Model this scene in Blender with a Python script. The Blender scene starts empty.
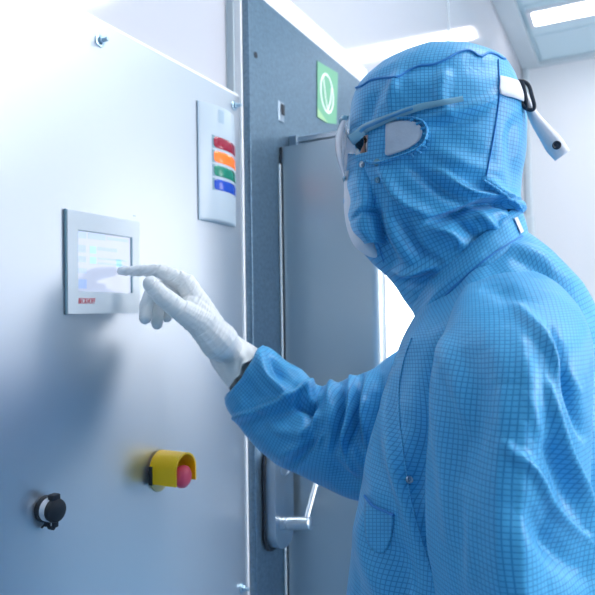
import bpy, bmesh, math, random
import numpy as np
from mathutils import Vector, noise
from mathutils.bvhtree import BVHTree

random.seed(4)
SC = bpy.context.scene
COL = SC.collection
PI = math.pi

# ------------------------------------------------------------------ camera
FPX = 650.0
CAM = Vector((0.70, 0.0, 1.44))
_y, _p, _r = math.radians(27.1), math.radians(1.4), math.radians(0.9)
CF = Vector((-math.sin(_y) * math.cos(_p), math.cos(_y) * math.cos(_p), math.sin(_p)))
_R0 = Vector((math.cos(_y), math.sin(_y), 0))
_U0 = _R0.cross(CF)
CR = _R0 * math.cos(_r) - _U0 * math.sin(_r)
CU = _U0 * math.cos(_r) + _R0 * math.sin(_r)
cd = bpy.data.cameras.new('camera')
cam = bpy.data.objects.new('camera', cd)
COL.objects.link(cam)
from mathutils import Matrix
M = Matrix((CR, CU, -CF)).transposed().to_4x4()
M.translation = CAM
cam.matrix_world = M
cd.sensor_width = 36
cd.lens = 36 * FPX / 595
cd.clip_start = 0.05
cd.dof.use_dof = True
cd.dof.focus_distance = 0.72
cd.dof.aperture_fstop = 9.0
SC.camera = cam


def ray(u, v):
    return CF + CR * ((u - 297.5) / FPX) - CU * ((v - 297.5) / FPX)


def onx(u, v, x):                      # point on a plane parallel to the machine front
    d = ray(u, v)
    return CAM + d * ((x - CAM.x) / d.x)


def ony(u, v, y):
    d = ray(u, v)
    return CAM + d * (y / d.y)


def at(u, v, s):
    return CAM + ray(u, v) * s


def pix(P):
    d = P - CAM
    s = d.dot(CF)
    return 297.5 + FPX * d.dot(CR) / s, 297.5 - FPX * d.dot(CU) / s


# the wearer's own frame: FP the way they face, LP to their left
_d = ray(440, 320)
_d = Vector((_d.x, _d.y, 0)).normalized()
LP = -_d
FP = Vector((0, 0, 1)).cross(_d)
UP = Vector((0, 0, 1))
ORG = at(435, 318, 0.78)


def PL(u, v, l=0.0):
    d = ray(u, v)
    t = ((ORG - CAM).dot(LP) + l) / d.dot(LP)
    return CAM + d * t


def mirror(P):
    return P - LP * (2 * (P - ORG).dot(LP))


# ------------------------------------------------------------------ materials
def mat(name, base=(.8, .8, .8), rough=.5, metal=0.0, spec=.5, emit=None, estr=0, coat=0.0, sheen=0.0, trans=0.0, alpha=1.0, bump=None, var=None, aniso=0.0):
    m = bpy.data.materials.new(name)
    m.use_nodes = True
    nt = m.node_tree
    b = nt.nodes['Principled BSDF']
    b.inputs['Base Color'].default_value = (*base, 1)
    b.inputs['Roughness'].default_value = rough
    b.inputs['Metallic'].default_value = metal
    b.inputs['Specular IOR Level'].default_value = spec
    b.inputs['Coat Weight'].default_value = coat
    b.inputs['Coat Roughness'].default_value = .06
    b.inputs['Sheen Weight'].default_value = sheen
    b.inputs['Transmission Weight'].default_value = trans
    b.inputs['Alpha'].default_value = alpha
    if emit:
        b.inputs['Emission Color'].default_value = (*emit, 1)
        b.inputs['Emission Strength'].default_value = estr
    tc = nt.nodes.new('ShaderNodeTexCoord')
    if var:                                  # (scale vector, amount, roughness amount)
        mp = nt.nodes.new('ShaderNodeMapping')
        mp.inputs['Scale'].default_value = var[0]
        n = nt.nodes.new('ShaderNodeTexNoise')
        n.inputs['Scale'].default_value = 1.0
        n.inputs['Detail'].default_value = 4
        nt.links.new(tc.outputs['Object'], mp.inputs['Vector'])
        nt.links.new(mp.outputs['Vector'], n.inputs['Vector'])
        mx = nt.nodes.new('ShaderNodeMix')
        mx.data_type = 'RGBA'
        a = var[1]
        mx.inputs[6].default_value = (*[c * (1 - a) for c in base], 1)
        mx.inputs[7].default_value = (*[min(1, c * (1 + a)) for c in base], 1)
        nt.links.new(n.outputs['Fac'], mx.inputs[0])
        nt.links.new(mx.outputs[2], b.inputs['Base Color'])
        if len(var) > 2:
            mr = nt.nodes.new('ShaderNodeMapRange')
            mr.inputs['To Min'].default_value = rough - var[2]
            mr.inputs['To Max'].default_value = rough + var[2]
            nt.links.new(n.outputs['Fac'], mr.inputs['Value'])
            nt.links.new(mr.outputs['Result'], b.inputs['Roughness'])
    if bump:                                 # (scale, strength)
        n = nt.nodes.new('ShaderNodeTexNoise')
        n.inputs['Scale'].default_value = bump[0]
        n.inputs['Detail'].default_value = 5
        bp = nt.nodes.new('ShaderNodeBump')
        bp.inputs['Strength'].default_value = bump[1]
        bp.inputs['Distance'].default_value = .002
        nt.links.new(tc.outputs['Object'], n.inputs['Vector'])
        nt.links.new(n.outputs['Fac'], bp.inputs['Height'])
        nt.links.new(bp.outputs['Normal'], b.inputs['Normal'])
    return m


def cloth_mat(name, base, line, period=.005, width=.15, rough=.44):
    m = mat(name, base, rough, sheen=.12, spec=.5)
    nt = m.node_tree
    b = nt.nodes['Principled BSDF']
    uv = nt.nodes.new('ShaderNodeUVMap')
    sp = nt.nodes.new('ShaderNodeSeparateXYZ')
    nt.links.new(uv.outputs['UV'], sp.inputs[0])

    def lines(sock):
        d = nt.nodes.new('ShaderNodeMath'); d.operation = 'DIVIDE'; d.inputs[1].default_value = period
        f = nt.nodes.new('ShaderNodeMath'); f.operation = 'FRACT'
        s = nt.nodes.new('ShaderNodeMath'); s.operation = 'SUBTRACT'; s.inputs[1].default_value = .5
        a = nt.nodes.new('ShaderNodeMath'); a.operation = 'ABSOLUTE'
        r = nt.nodes.new('ShaderNodeMapRange')
        r.inputs['From Min'].default_value = width * .35
        r.inputs['From Max'].default_value = width
        r.inputs['To Min'].default_value = 1
        r.inputs['To Max'].default_value = 0
        nt.links.new(sock, d.inputs[0]); nt.links.new(d.outputs[0], f.inputs[0])
        nt.links.new(f.outputs[0], s.inputs[0]); nt.links.new(s.outputs[0], a.inputs[0])
        nt.links.new(a.outputs[0], r.inputs['Value'])
        return r.outputs['Result']
    mx = nt.nodes.new('ShaderNodeMath'); mx.operation = 'MAXIMUM'
    nt.links.new(lines(sp.outputs['X']), mx.inputs[0])
    nt.links.new(lines(sp.outputs['Y']), mx.inputs[1])
    cm = nt.nodes.new('ShaderNodeMix'); cm.data_type = 'RGBA'
    cm.inputs[6].default_value = (*base, 1)
    cm.inputs[7].default_value = (*line, 1)
    nt.links.new(mx.outputs[0], cm.inputs[0])
    nt.links.new(cm.outputs[2], b.inputs['Base Color'])
    # fine creasing of the thin fabric
    tc = nt.nodes.new('ShaderNodeTexCoord')
    n = nt.nodes.new('ShaderNodeTexNoise'); n.inputs['Scale'].default_value = 38; n.inputs['Detail'].default_value = 3
    n.inputs['Distortion'].default_value = .6
    bp = nt.nodes.new('ShaderNodeBump'); bp.inputs['Strength'].default_value = .35; bp.inputs['Distance'].default_value = .006
    nt.links.new(tc.outputs['Object'], n.inputs['Vector'])
    nt.links.new(n.outputs['Fac'], bp.inputs['Height'])
    nt.links.new(bp.outputs['Normal'], b.inputs['Normal'])
    return m


MT = {
    'steel': mat('satin_steel', (.62, .67, .72), .38, .9, var=((1.2, 1.2, 1.2), .02, .03)),
    'edge': mat('bright_edge', (.93, .94, .95), .35, 0.0),
    'white_wall': mat('white_gloss_panel', (.55, .56, .61), .10, 0.0, spec=.6),
    'white_matt': mat('white_matt_panel', (.70, .74, .78), .45),
    'back_white': mat('white_back_panel', (.90, .91, .93), .45),
    'bluewall': mat('pale_blue_wall', (.30, .44, .56), .5),
    'trimgrey': mat('pale_grey_trim', (.62, .70, .74), .4),
    'ceil': mat('ceiling_tile', (.60, .76, .82), .6),
    'floor': mat('vinyl_floor', (.17, .34, .50), .35, var=((3, 3, 3), .05)),
    'galv': mat('galvanised_steel', (.17, .26, .34), .40, .9, var=((150, 150, 150), .45, .14), bump=(160, .10)),
    'cab': mat('cabinet_steel', (.50, .58, .63), .36, .75, var=((2, 2, 2), .03, .03)),
    'stainless': mat('stainless', (.62, .67, .72), .30, 1.0, var=((8, 8, 900), .04, .03)),
    'dkstainless': mat('dark_stainless', (.34, .42, .50), .35, .9),
    'rubber': mat('black_rubber', (.012, .016, .024), .5),
    'darkgap': mat('dark_seal', (.02, .03, .045), .6),
    'lamp': mat('lamp_diffuser', (1, 1, 1), .5, emit=(1, .97, .985), estr=8.0),
    'daylight': mat('bright_pane', (1, 1, 1), .5, emit=(1, .96, .985), estr=2.5),
    'added_sidelight': mat('added_side_pane', (1, 1, 1), .5, emit=(1, .97, .98), estr=7.5),  # glow of the added side light
    'added_glow': mat('added_glow_pane', (1, 1, 1), .5, emit=(1, 1, 1), estr=3.2),  # glow of the panel added on the partition
    'dkdoor': mat('dark_teal_door', (.10, .17, .20), .4),
    'bezel': mat('terminal_housing', (.74, .80, .84), .38),
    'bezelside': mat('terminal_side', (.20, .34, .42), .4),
    'screen': mat('screen_glass', (.10, .14, .2), .06, spec=.6, emit=(.70, .78, 1.0), estr=.5),
    'ui_blue': mat('screen_blue', (.2, .3, .5), .05, spec=.6, emit=(.45, .58, .92), estr=.45),
    'ui_cyan': mat('screen_cyan', (.2, .4, .5), .05, spec=.6, emit=(.40, .80, .92), estr=.45),
    'logo_red': mat('red_print', (.62, .01, .05), .5),
    'sig': mat('signal_housing', (.46, .55, .62), .35),
    'sigside': mat('signal_base', (.36, .48, .58), .4),
    'l_red': mat('red_lens', (.26, .008, .03), .15, emit=(.5, .01, .05), estr=.10, coat=.5),
    'l_or': mat('orange_lens', (.85, .17, .02), .15, emit=(1, .2, .02), estr=.25, coat=.5),
    'l_gr': mat('green_lens', (.01, .22, .14), .15, coat=.5),
    'l_bl': mat('blue_lens', (.008, .05, .38), .15, emit=(0, .08, .6), estr=.15, coat=.5),
    'yellow': mat('yellow_plastic', (1.0, .60, .0), .35),
    'yellow2': mat('pale_yellow_plate', (.70, .60, .30), .5),
    'button': mat('red_button', (.80, .07, .14), .3),
    'green': mat('green_sticker', (.17, .44, .27), .5),
    'greenlite': mat('pale_green_corner', (.36, .60, .32), .5),
    'whiteprint': mat('white_print', (.96, .98, .96), .6),
    'cloth': cloth_mat('blue_grid_cloth', (.075, .45, .78), (.020, .25, .57), .0044, .15, .45),
    'clothin': mat('blue_piping', (.03, .24, .62), .6),
    'glove': mat('white_latex', (.90, .91, .90), .42, spec=.4, bump=(60, .05)),
    'white_cloth': mat('white_fabric', (.74, .77, .84), .7, bump=(300, .2)),
    'mesh': mat('white_mesh_fabric', (.58, .63, .72), .75, bump=(70, .6), var=((60, 60, 60), .12)),
    'skin': mat('skin', (.62, .36, .28), .5),
    'hair': mat('dark_hair', (.05, .035, .03), .6),
    'lashes': mat('dark_iris', (.03, .03, .035), .2),
    'eyewhite': mat('eye_white', (.8, .8, .8), .2),
    'temple': mat('blue_grey_plastic', (.20, .42, .56), .25, spec=.6),
    'templedark': mat('blue_temple_slot', (.05, .26, .52), .3),
    'snap': mat('metal_snap', (.45, .50, .55), .3, 1.0),
    'buckle': mat('black_buckle', (.02, .03, .05), .3),
    'trouser': mat('blue_trouser_cloth', (.05, .33, .70), .6),
    'boot': mat('white_boot', (.75, .78, .8), .5),
    'zinc': mat('zinc', (.50, .66, .76), .3, 1.0),
}


def lens_mat():
    m = bpy.data.materials.new('clear_lens')
    m.use_nodes = True
    nt = m.node_tree
    nt.nodes.remove(nt.nodes['Principled BSDF'])
    out = nt.nodes['Material Output']
    tr = nt.nodes.new('ShaderNodeBsdfTransparent')
    pr = nt.nodes.new('ShaderNodeBsdfPrincipled')
    pr.inputs['Base Color'].default_value = (.84, .87, .95, 1)
    pr.inputs['Roughness'].default_value = .12
    lw = nt.nodes.new('ShaderNodeLayerWeight')
    lw.inputs['Blend'].default_value = .55
    mr = nt.nodes.new('ShaderNodeMapRange')
    mr.inputs['To Min'].default_value = .10
    mr.inputs['To Max'].default_value = .85
    mx = nt.nodes.new('ShaderNodeMixShader')
    nt.links.new(lw.outputs['Facing'], mr.inputs['Value'])
    nt.links.new(mr.outputs['Result'], mx.inputs[0])
    nt.links.new(tr.outputs[0], mx.inputs[1])
    nt.links.new(pr.outputs[0], mx.inputs[2])
    nt.links.new(mx.outputs[0], out.inputs['Surface'])
    return m


MT['lens'] = lens_mat()


# ------------------------------------------------------------------ object helpers
def tag(o, label=None, cat=None, group=None, kind=None):
    if label: o['label'] = label
    if cat: o['category'] = cat
    if group: o['group'] = group
    if kind: o['kind'] = kind
    return o


def empty(name, loc, label, cat, group=None):
    o = bpy.data.objects.new(name, None)
    COL.objects.link(o)
    o.location = loc
    o.empty_display_size = .05
    bpy.context.view_layer.update()
    return tag(o, label, cat, group)


def link(name, me, m, parent=None, smooth=False):
    me.name = name
    if m is not None:
        me.materials.append(MT[m] if isinstance(m, str) else m)
    if smooth:
        for p in me.polygons: p.use_smooth = True
    o = bpy.data.objects.new(name, me)
    COL.objects.link(o)
    if parent is not None:
        o.parent = parent
        bpy.context.view_layer.update()
        o.matrix_parent_inverse = parent.matrix_world.inverted()
    return o


class MB:
    def __init__(s):
        s.bm = bmesh.new()

    def box(s, lo, hi, bev=0, seg=2):
        lo, hi = Vector(lo), Vector(hi)
        r = bmesh.ops.create_cube(s.bm, size=1)
        vs = r['verts']
        for v in vs:
            v.co = Vector(((lo[i] + hi[i]) / 2 + v.co[i] * (hi[i] - lo[i]) for i in range(3)))
        if bev:
            es = list({e for v in vs for e in v.link_edges})
            bmesh.ops.bevel(s.bm, geom=es, offset=bev, segments=seg, affect='EDGES', profile=.5)
        return s

    def ring_loft(s, rings, cap0=True, cap1=True, closed=True):
        R = [[s.bm.verts.new(p) for p in r] for r in rings]
        n = len(R[0])
        for a, b in zip(R, R[1:]):
            for i in range(n if closed else n - 1):
                j = (i + 1) % n
                s.bm.faces.new((a[i], a[j], b[j], b[i]))
        if closed and cap0: s.bm.faces.new(list(reversed(R[0])))
        if closed and cap1: s.bm.faces.new(R[-1])
        return s

    def tube(s, pts, rad, n=12, flat=None, flatdir=None):
        pts = [Vector(p) for p in pts]
        if not isinstance(rad, (list, tuple)): rad = [rad] * len(pts)
        rings = []
        ref = None
        for i, p in enumerate(pts):
            t = (pts[min(i + 1, len(pts) - 1)] - pts[max(i - 1, 0)]).normalized()
            if flatdir is not None:
                a = Vector(flatdir)
            else:
                a = ref if ref is not None else (Vector((0, 0, 1)) if abs(t.z) < .9 else Vector((1, 0, 0)))
            a = (a - t * a.dot(t)).normalized()
            ref = a
            b = t.cross(a)
            f = flat if flat else 1
            rings.append([p + a * (math.cos(2 * PI * k / n) * rad[i] * f) + b * (math.sin(2 * PI * k / n) * rad[i]) for k in range(n)])
        return s.ring_loft(rings)

    def lathe(s, base, axis, prof, n=24):       # prof: (distance along the axis, radius)
        base, axis = Vector(base), Vector(axis).normalized()
        a = Vector((0, 0, 1)) if abs(axis.z) < .9 else Vector((1, 0, 0))
        a = (a - axis * a.dot(axis)).normalized()
        b = axis.cross(a)
        rings = [[base + axis * h + a * (math.cos(2 * PI * k / n) * r) + b * (math.sin(2 * PI * k / n) * r) for k in range(n)] for h, r in prof]
        return s.ring_loft(rings)

    def capsule(s, A, B, ra, rb, n=16, flat=1.0, flatdir=None):
        A, B = Vector(A), Vector(B)
        t = (B - A).normalized()
        a = Vector(flatdir) if flatdir is not None else (Vector((0, 0, 1)) if abs(t.z) < .9 else Vector((1, 0, 0)))
        a = (a - t * a.dot(t)).normalized()
        b = t.cross(a)
        rings = []
        for k in range(6):
            q = -PI / 2 + (PI / 2) * k / 5
            rings.append((A + t * (ra * math.sin(q)), max(ra * math.cos(q), ra * .04)))
        for k in range(6):
            q = (PI / 2) * k / 5
            rings.append((B + t * (rb * math.sin(q)), max(rb * math.cos(q), rb * .04)))
        s.ring_loft([[c + a * (math.cos(2 * PI * i / n) * r * flat) + b * (math.sin(2 * PI * i / n) * r) for i in range(n)] for c, r in rings])
        return s

    def build(s, name, m, parent=None, smooth=False):
        bmesh.ops.recalc_face_normals(s.bm, faces=s.bm.faces)
        me = bpy.data.meshes.new(name)
        s.bm.to_mesh(me)
        s.bm.free()
        o = link(name, me, m, parent, False)
        if smooth:
            me.set_sharp_from_angle(angle=math.radians(40)) if hasattr(me, 'set_sharp_from_angle') else None
            for p in me.polygons: p.use_smooth = True
        return o


def remeshed(mb, name, m, parent, voxel, iters=4, fac=.5):
    bmesh.ops.recalc_face_normals(mb.bm, faces=mb.bm.faces)
    me = bpy.data.meshes.new('tmp')
    mb.bm.to_mesh(me)
    mb.bm.free()
    o = bpy.data.objects.new('tmp', me)
    COL.objects.link(o)
    r = o.modifiers.new('r', 'REMESH'); r.mode = 'VOXEL'; r.voxel_size = voxel; r.use_smooth_shade = True
    sm = o.modifiers.new('s', 'SMOOTH'); sm.iterations = iters; sm.factor = fac
    dg = bpy.context.evaluated_depsgraph_get()
    me2 = bpy.data.meshes.new_from_object(o.evaluated_get(dg))
    bpy.data.objects.remove(o)
    bpy.data.meshes.remove(me)
    return link(name, me2, m, parent, True)


# ------------------------------------------------------------------ lofted cloth
def catmull(keys, n):
    K = np.array(keys, float)
    m = len(K)
    out = []
    for i in range(n):
        t = i / (n - 1) * (m - 1)
        k = min(int(t), m - 2)
        f = t - k
        p1, p2 = K[k], K[k + 1]
        p0 = K[k - 1] if k > 0 else 2 * p1 - p2
        p3 = K[k + 2] if k + 2 < m else 2 * p2 - p1
        out.append(.5 * ((2 * p1) + (-p0 + p2) * f + (2 * p0 - 5 * p1 + 4 * p2 - p3) * f * f + (-p0 + 3 * p1 - 3 * p2 + p3) * f ** 3))
    return np.array(out)


def section(uf, vf, ub, vb, b, l=0.0, n=2.2, cols=120, tiltl=0.0):
    F, B = PL(uf, vf, l), PL(ub, vb, l)
    C = (F + B) / 2
    ax = (F - B) / 2
    L = LP * b
    pts = []
    for k in range(cols):
        q = 2 * PI * k / cols
        c, s = math.cos(q), math.sin(q)
        x = math.copysign(abs(c) ** (2 / n), c)
        y = math.copysign(abs(s) ** (2 / n), s)
        pts.append(C + ax * x + L * y)
    return pts


def cloth_loft(keys, rows, cols=120):
    """keys: (u_front, v_front, u_back, v_back, half width, l, power)"""
    K = catmull(keys, rows)
    return np.array([[list(p) for p in section(*k[:7], cols=cols)] for k in K])   # rows, cols, 3


def grid_uv(G):
    rows, cols, _ = G.shape
    ref = cols // 4
    d = np.linalg.norm(np.diff(G[:, ref], axis=0), axis=1)
    V = np.concatenate([[0], np.cumsum(d)])
    U = np.zeros((rows, cols + 1))
    for r in range(rows):
        ring = np.vstack([G[r], G[r, :1]])
        e = np.linalg.norm(np.diff(ring, axis=0), axis=1)
        c = np.concatenate([[0], np.cumsum(e)])
        U[r] = c - c[ref]
    return U, V


def project_np(P):
    c = np.array(CAM)
    d = P - c
    s = d @ np.array(CF)
    return np.stack([297.5 + FPX * (d @ np.array(CR)) / s, 297.5 - FPX * (d @ np.array(CU)) / s], -1)


def vnormals(G, outward):
    du = np.roll(G, -1, 1) - np.roll(G, 1, 1)
    dv = np.gradient(G, axis=0)
    N = np.cross(du, dv)
    N /= np.linalg.norm(N, axis=-1, keepdims=True) + 1e-12
    cen = G.mean(axis=1, keepdims=True)
    if ((G - cen) * N).sum() < 0: N = -N
    return N


def seg_dist(UV, pl):
    """signed distance to a polyline in the picture and the place along it (0..1)"""
    pl = np.array(pl, float)
    L = np.linalg.norm(np.diff(pl, axis=0), axis=1)
    acc = np.concatenate([[0], np.cumsum(L)])
    best = np.full(UV.shape[:-1], 1e9)
    par = np.zeros_like(best)
    sgn = np.zeros_like(best)
    for i in range(len(L)):
        a, b = pl[i], pl[i + 1]
        d = (b - a) / L[i]
        w = UV - a
        t = np.clip(w @ d, 0, L[i])
        q = w - t[..., None] * d
        dist = np.linalg.norm(q, axis=-1)
        m = dist < best
        best = np.where(m, dist, best)
        par = np.where(m, (acc[i] + t) / acc[-1], par)
        cr = d[0] * w[..., 1] - d[1] * w[..., 0]
        sgn = np.where(m, np.sign(cr), sgn)
    return best, par, sgn


def smooth_pl(pl, n=24):
    return catmull(pl, n) if len(pl) > 2 else np.array(pl, float)


FS = 1.9


def fold(G, folds, wrinkle=.0, wscale=14.0, seed=0.0, stretch=(1, 1, 1), gain=1.0):
    N = vnormals(G, True)
    UV = project_np(G)
    view = np.array(CAM) - G
    view /= np.linalg.norm(view, axis=-1, keepdims=True)
    w = np.clip(((N * view).sum(-1) + .1) / .3, 0, 1)
    H = np.zeros(G.shape[:2])
    for f in folds:
        pl, wid, amp = f[0], f[1], f[2]
        kind = f[3] if len(f) > 3 else 'g'
        d, par, sg = seg_dist(UV, smooth_pl(pl))
        end = np.sin(PI * np.clip(par * .92 + .04, 0, 1)) ** .5
        if kind == 'g': h = np.exp(-(d / wid) ** 2)
        elif kind == 't': h = np.clip(1 - d / wid, 0, 1)                       # pressed crease
        elif kind == 's': h = np.where(sg > 0, np.exp(-(d / wid) ** 2), np.exp(-(d / (wid * .4)) ** 2))   # steep on one side
        elif kind == 'z': h = np.where(sg < 0, np.exp(-(d / wid) ** 2), np.exp(-(d / (wid * .4)) ** 2))
        H += FS * amp * h * end
    H *= w * gain
    if wrinkle:
        R, C, _ = G.shape
        for r in range(R):
            for c in range(C):
                p = G[r, c]
                q = Vector((p[0] * stretch[0] * wscale + seed, p[1] * stretch[1] * wscale, p[2] * stretch[2] * wscale))
                a = noise.noise(q)
                b2 = noise.noise(q * 2.3 + Vector((7.1, 3.3, 1.7)))
                H[r, c] += wrinkle * ((1 - abs(a) * 2.2) * .7 + b2 * .5)
    return G + N * H[..., None]


def grid_mesh(name, G, m, parent, uv=None, drop=None, cap0=False, cap1=False, thick=0):
    rows, cols, _ = G.shape
    verts = [tuple(p) for p in G.reshape(-1, 3)]
    faces, uvs = [], []
    U, V = uv if uv else grid_uv(G)
    for r in range(rows - 1):
        for c in range(cols):
            if drop is not None and drop(r, c): continue
            j = (c + 1) % cols
            faces.append((r * cols + c, r * cols + j, (r + 1) * cols + j, (r + 1) * cols + c))
            uvs += [(U[r, c], V[r]), (U[r, c + 1], V[r]), (U[r + 1, c + 1], V[r + 1]), (U[r + 1, c], V[r + 1])]
    for cap, r in ((cap0, 0), (cap1, rows - 1)):
        if cap:
            k = len(verts)
            verts.append(tuple(G[r].mean(0)))
            for c in range(cols):
                faces.append((r * cols + c, r * cols + (c + 1) % cols, k))
                uvs += [(U[r, c], V[r]), (U[r, c + 1], V[r]), (U[r, c], V[r] + .03)]
    me = bpy.data.meshes.new(name)
    me.from_pydata(verts, [], faces)
    ul = me.uv_layers.new(name='UVMap')
    flat = np.array(uvs, dtype=np.float32).reshape(-1)
    ul.data.foreach_set('uv', flat)
    bm = bmesh.new()
    bm.from_mesh(me)
    bmesh.ops.recalc_face_normals(bm, faces=bm.faces)
    bm.to_mesh(me)
    bm.free()
    o = link(name, me, m, parent, True)
    if thick:
        so = o.modifiers.new('thickness', 'SOLIDIFY'); so.thickness = thick; so.offset = -1
    return o


def bvh_of(G):
    rows, cols, _ = G.shape
    verts = [Vector(p) for p in G.reshape(-1, 3)]
    faces = [(r * cols + c, r * cols + (c + 1) % cols, (r + 1) * cols + (c + 1) % cols, (r + 1) * cols + c) for r in range(rows - 1) for c in range(cols)]
    return BVHTree.FromPolygons(verts, faces)


def drape(bvhs, u, v, off=.001):
    d = ray(u, v).normalized()
    best = None
    for b in bvhs:
        loc, nor, _, dist = b.ray_cast(CAM, d)
        if loc is not None and (best is None or dist < best[2]):
            if nor.dot(d) > 0: nor = -nor
            best = (loc, nor, dist)
    if best is None: return None, None
    return best[0] + best[1] * off, best[1]


def seam(bvhs, pl, rad, name, m, parent, off=.0008, n=40, flat=None):
    pts = []
    for u, v in smooth_pl(pl, n):
        p, _ = drape(bvhs, u, v, off)
        if p is not None: pts.append(p)
    mb = MB()
    mb.tube(pts, rad, 8, flat)
    ob = mb.build(name, m, parent, True)
    pxuv(ob)
    return ob


def patch(bvhs, outline, name, m, parent, off=.0012, thick=.0012, rings=7):
    """a piece of cloth sewn on: outline in the picture laid on the garment"""
    o = smooth_pl(list(outline) + [outline[0]], 65)[:-1] if len(outline) > 8 else np.array(outline, float)
    c = o.mean(0)
    mb = MB()
    R = []
    for k in range(rings + 1):
        f = max(k / rings, .02)
        ring = []
        for q in o:
            p, nn = drape(bvhs, *(c + (q - c) * f), off)
            if p is None: p = R[-1][len(ring)]
            ring.append(p)
        R.append(ring)
    mb.ring_loft(R, cap1=False)
    ob = mb.build(name, m, parent, True)
    pxuv(ob)
    so = ob.modifiers.new('thickness', 'SOLIDIFY'); so.thickness = thick; so.offset = 0
    return ob


def pxuv(o, k=.00115):
    me = o.data
    ul = me.uv_layers.new(name='UVMap')
    mw = o.matrix_world
    for lp_ in me.loops:
        a, b = pix(mw @ me.vertices[lp_.vertex_index].co)
        ul.data[lp_.index].uv = (a * k, b * k)


# ================================================================== the room
XW = -.03          # the glossy white partition behind the machine front
YB = 5.5
ZC = 3.40
XR = 3.4
YF = -2.4


def slab(name, lo, hi, m, bev=0):
    o = MB().box(lo, hi, bev).build(name, m)
    return tag(o, kind='structure')


slab('floor', (XW - .1, YF - .1, -.1), (XR + .1, YB + .1, 0), 'floor')
slab('wall_left', (XW - .1, YF, 0), (XW, YB, ZC), 'white_wall')
slab('wall_back', (XW - .1, YB, 0), (XR + .1, YB + .1, ZC), 'back_white')
slab('wall_front', (XW - .1, YF - .1, 0), (XR + .1, YF, ZC), 'bluewall')
# right-hand wall with openings for a large lit window and an added side light
wy0, wy1, wz0, wz1 = 3.75, 5.25, 1.0, 2.75
wins = ((.5, 1.9, 1.3, 2.7, 'added_sidelight'), (wy0, wy1, wz0, wz1, 'daylight'))  # first is an unseen glowing pane, added to light the near sleeve
w = MB()
w.box((XR, YF, 0), (XR + .1, wins[0][0], ZC)); w.box((XR, wins[0][1], 0), (XR + .1, wy0, ZC)); w.box((XR, wy1, 0), (XR + .1, YB, ZC))
for a, b, c, d, _m in wins:
    w.box((XR, a, 0), (XR + .1, b, c)); w.box((XR, a, d), (XR + .1, b, ZC))
tag(w.build('wall_right', 'white_matt'), kind='structure')
for i_, (a, b, c, d, pm) in enumerate(wins):
    wf = MB()
    for lo, hi in (((XR - .01, a - .04, c - .04), (XR + .06, a + .02, d + .04)), ((XR - .01, b - .02, c - .04), (XR + .06, b + .04, d + .04)),
                   ((XR - .01, a, c - .04), (XR + .06, b, c + .02)), ((XR - .01, a, d - .02), (XR + .06, b, d + .04))):
        wf.box(lo, hi, .004)
    wo = tag(wf.build('window_%d' % (1 + 2 * i_), 'trimgrey'), kind='structure')  # the first frames the added side light
    MB().box((XR + .03, a, c), (XR + .05, b, d)).build('pane', pm, wo)
# dark door on the back wall, out to the right
d1 = MB().box((2.0, YB - .05, 0), (3.2, YB, 2.3), .004).build('door_1', 'dkdoor')
tag(d1, kind='structure')
MB().tube([(2.1, YB - .10, 1.0), (2.1, YB - .10, 1.3)], .012).box((2.09, YB - .1, 1.02), (2.11, YB - .05, 1.04)).box((2.09, YB - .1, 1.26), (2.11, YB - .05, 1.28)).build('door_handle', 'stainless', d1, True)

# ceiling with its grid of tiles
cb = MB()
cb.box((XW - .1, YF - .1, ZC + .012), (XR + .1, YB + .1, ZC + .1))
TS = .52
y = YB - .09
while y > YF:
    x = XW + .15
    while x < XR:
        cb.box((x + .012, max(y - TS + .012, YF), ZC - .002), (min(x + TS * 2 - .012, XR), y - .012, ZC + .014), .003, 1)
        x += TS * 2
    y -= TS
tag(cb.build('ceiling', 'ceil'), kind='structure')
tag(MB().box((XW, YF, ZC - .02), (XW + .13, YB, ZC + .012), .004).build('trim_1', 'trimgrey'), kind='structure')
tag(MB().box((XW + .13, YB - .06, ZC - .02), (XR, YB, ZC + .012), .004).build('trim_2', 'trimgrey'), kind='structure')
tag(MB().box((XW, YB - .05, 0), (XW + .05, YB, ZC - .02), .012, 3).build('trim_3', 'trimgrey'), kind='structure')


def ceiling_light(x0, x1, y0, y1, label):
    e = empty('ceiling_light', ((x0 + x1) / 2, (y0 + y1) / 2, ZC), label, 'ceiling light', 'ceiling lights')
    f = MB()
    for lo, hi in (((x0 - .03, y0 - .03, ZC - .022), (x1 + .03, y0, ZC - .002)), ((x0 - .03, y1, ZC - .022), (x1 + .03, y1 + .03, ZC - .002)),
                   ((x0 - .03, y0, ZC - .022), (x0, y1, ZC - .002)), ((x1, y0, ZC - .022), (x1 + .03, y1, ZC - .002))):
        f.box(lo, hi)
    f.build('frame', 'white_matt', e)
    MB().box((x0, y0, ZC - .018), (x1, y1, ZC - .002)).build('diffuser', 'lamp', e)


_la, _lb = [CAM + ray(560, v) * ((ZC - CAM.z) / ray(560, v).z) for v in (4, 18)]
ceiling_light(.17, 1.40, _la.y, _lb.y, 'bright white ceiling light in the corner above and behind the person')
ceiling_light(2.0, 3.1, 2.6, 3.0, 'bright ceiling light out of the picture to the right of the person')
ceiling_light(.9, 2.1, 1.0, 1.7, 'bright ceiling light overhead, out of the picture above the person')
ceiling_light(2.3, 3.2, -.75, -.2, 'added fill light at the ceiling, out of the picture to the right of the camera')  # unseen lamp, added as fill for the camera side and the sleeve

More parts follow.
